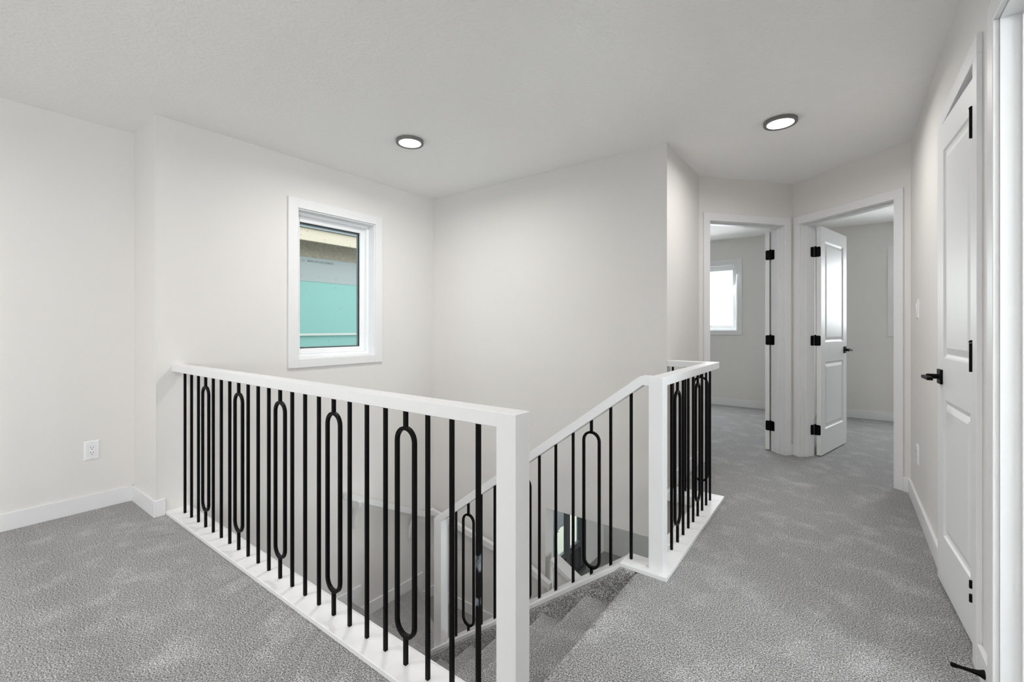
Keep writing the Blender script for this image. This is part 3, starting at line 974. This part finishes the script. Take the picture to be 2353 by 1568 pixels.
ds = empty('door_stop', (XR - BT, 2.012, 0.056))
tag(ds, 'black flared door stop sticking out of the baseboard beside the open doorway', 'door stop')
mb = MB()
mb.lathe([(0.002, 0.0), (0.014, 0.0), (0.0135, -0.003), (0.010, -0.010), (0.0075, -0.020), (0.0055, -0.034), (0.0047, -0.064)], (XR - BT, 2.012, 0.056), 'x', 20)
mb.obj('stem', M['black'], ds, True)
MB().lathe([(0.003, -0.060), (0.0068, -0.063), (0.0068, -0.076), (0.005, -0.078)], (XR - BT, 2.012, 0.056), 'x', 20).obj('rubber_tip', M['black'], ds, True)

# ------------------------------------------------------------------ lower glazed entrance door
ed = empty('door_4', (XW, (DY0 + DY1) / 2, LOW))
struct(ed, 'charcoal glazed door on the lower floor beyond the stairs', 'door')
mb = MB()
mb.mbox(fnw, DY0, -0.01, LOW, DY0 + 0.06, 0.12, DZ1, 0.003)
mb.mbox(fnw, DY1 - 0.07, -0.01, LOW, DY1, 0.12, DZ1, 0.003)
mb.mbox(fnw, DY0 + 0.06, -0.01, DZ1 - 0.06, DY1 - 0.07, 0.12, DZ1, 0.003)
mb.mbox(fnw, DY0 + 0.06, -0.01, LOW, DY1 - 0.07, 0.12, LOW + 0.05, 0.003)
mb.obj('frame', M['blackframe'], ed)
for y0, y1 in ((DY0 + 0.06, 5.94), (5.945, DY1 - 0.07)):
    zb = LOW + 0.40
    mb = MB()
    mb.mbox(fnw, y0, 0.02, LOW + 0.05, y0 + 0.055, 0.07, DZ1 - 0.06, 0.003)
    mb.mbox(fnw, y1 - 0.055, 0.02, LOW + 0.05, y1, 0.07, DZ1 - 0.06, 0.003)
    mb.mbox(fnw, y0 + 0.055, 0.02, zb, y1 - 0.055, 0.07, zb + 0.09, 0.003)
    mb.mbox(fnw, y0 + 0.055, 0.02, DZ1 - 0.13, y1 - 0.055, 0.07, DZ1 - 0.06, 0.003)
    leaf = mb.obj('leaf', M['blackframe'], ed)
    MB().mbox(fnw, y0 + 0.055, 0.035, LOW + 0.05, y1 - 0.055, 0.06, zb).obj('lower_panel', M['darkpanel'], leaf)
    MB().mbox(fnw, y0 + 0.055, 0.045, zb + 0.09, y1 - 0.055, 0.05, DZ1 - 0.13).obj('pane', M['glass'], leaf)

# ------------------------------------------------------------------ neighbouring house under construction
HX = -6.0
nh = empty('neighbour_house', (HX, 3.5, -3))
tag(nh, 'unfinished neighbouring house with teal and grey wrap outside the stairwell window', 'house')
MB().box(HX - 0.3, -2, -3, HX, 9, 2.55).obj('wrapped_wall', M['teal'], nh)
ed_ = [(-2 + 0.12 * k, 1.790 + 0.0025 * math.sin(k * 1.7) + 0.002 * math.sin(k * 0.6)) for k in range(92)]
MB().prism([(9, 2.30), (-2, 2.30)] + ed_, HX, HX + 0.006, 'x').obj('grey_wrap', M['greywrap'], nh)
mb = MB()
for k in range(24):
    mb.box(HX + 0.006, 0.3 + k * 0.262, 1.853, HX + 0.009, 0.304 + k * 0.262, 1.866)
mb.obj('staples', M['print'], nh)['kind'] = 'stuff'
MB().box(HX, -2, 2.128, HX + 0.014, 9, 2.55).obj('strand_board', M['osb'], nh)
MB().box(HX, -2, 1.030, HX + 0.03, 9, 1.062, 0.004).obj('ledge_strip', M['ledge'], nh)
FX = HX + 0.35
MB().box(FX, -2, 2.290, FX - 0.038, 9, 2.452, 0.003).obj('fascia', M['pine'], nh)
MB().box(HX, -2, 2.47, FX - 0.038, 9, 2.49).obj('soffit_board', M['osb'], nh)
rf = MB().hexa([(FX + 0.03, -2, 2.452), (FX + 0.03, 9, 2.452), (HX - 2.5, 9, 4.1), (HX - 2.5, -2, 4.1),
                (FX + 0.03, -2, 2.475), (FX + 0.03, 9, 2.475), (HX - 2.5, 9, 4.13), (HX - 2.5, -2, 4.13)]).obj('roof_deck', M['shingle'], nh)
mb = MB()
slope = (4.1 - 2.475) / (FX + 0.03 - (HX - 2.5))
random.seed(3)
for r in range(6):
    xa = FX + 0.035 - 0.14 * r
    z = 2.476 + 0.14 * slope * r
    y = 0.5 - 0.15 * (r % 2)
    while y < 7:
        w = 0.30
        lift = 0.006 + random.random() * 0.004
        mb.hexa([(xa, y, z), (xa, y + w - 0.006, z), (xa - 0.17, y + w - 0.006, z + 0.17 * slope), (xa - 0.17, y, z + 0.17 * slope),
                 (xa, y, z + lift), (xa, y + w - 0.006, z + lift), (xa - 0.17, y + w - 0.006, z + 0.17 * slope + 0.002), (xa - 0.17, y, z + 0.17 * slope + 0.002)])
        y += w
sh = mb.obj('shingles', M['shingle'], nh)
sh['kind'] = 'stuff'

def text_mesh(name, body, size):
    cu = bpy.data.curves.new(name, 'FONT')
    cu.body = body
    cu.size = size
    cu.extrude = 0.0006
    to = bpy.data.objects.new(name, cu)
    COL.objects.link(to)
    dg = bpy.context.evaluated_depsgraph_get()
    me = bpy.data.meshes.new_from_object(to.evaluated_get(dg))
    bpy.data.objects.remove(to)
    me.materials.clear()
    me.materials.append(M['print'])
    return me
me = text_mesh('lettering', 'BRING ON THE ELEMENTS.', 0.042)
w = max(v.co.x for v in me.vertices)
to = link('lettering', me, nh, (HX + 0.0068, 3.274, 2.060))
to.rotation_euler = (math.pi / 2, 0, math.pi / 2)
to.scale = (0.40 / w, 1, 1)
mb = MB()
for k in range(3):
    z = 2.082 - k * 0.014
    mb.hexa([(HX + 0.006, 3.185, z - 0.003), (HX + 0.0072, 3.185, z - 0.003), (HX + 0.0072, 3.235, z + 0.004), (HX + 0.006, 3.235, z + 0.004),
             (HX + 0.006, 3.185, z + 0.002), (HX + 0.0072, 3.185, z + 0.002), (HX + 0.0072, 3.235, z + 0.009), (HX + 0.006, 3.235, z + 0.009)])
mb.obj('wave_mark', M['greenprint'], nh)

# dark ground and a pale jagged patch, seen through the lower door
pg = MB().box(-14, -4, LOW - 0.6, XW - 0.2, 14, LOW - 0.5).obj('ground', M['darkground'])
struct(pg, 'dark bare ground outside the house', 'ground')
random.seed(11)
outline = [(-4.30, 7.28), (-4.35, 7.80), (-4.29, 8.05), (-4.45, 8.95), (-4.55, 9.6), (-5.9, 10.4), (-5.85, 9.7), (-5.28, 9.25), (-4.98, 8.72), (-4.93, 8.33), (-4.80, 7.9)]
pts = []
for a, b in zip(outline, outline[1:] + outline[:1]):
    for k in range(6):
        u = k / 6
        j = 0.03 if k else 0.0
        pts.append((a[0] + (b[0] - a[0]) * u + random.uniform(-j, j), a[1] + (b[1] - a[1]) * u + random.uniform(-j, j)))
gp = MB().prism(pts, LOW - 0.5, LOW - 0.48).obj('pale_patch', M['paleground'], pg)
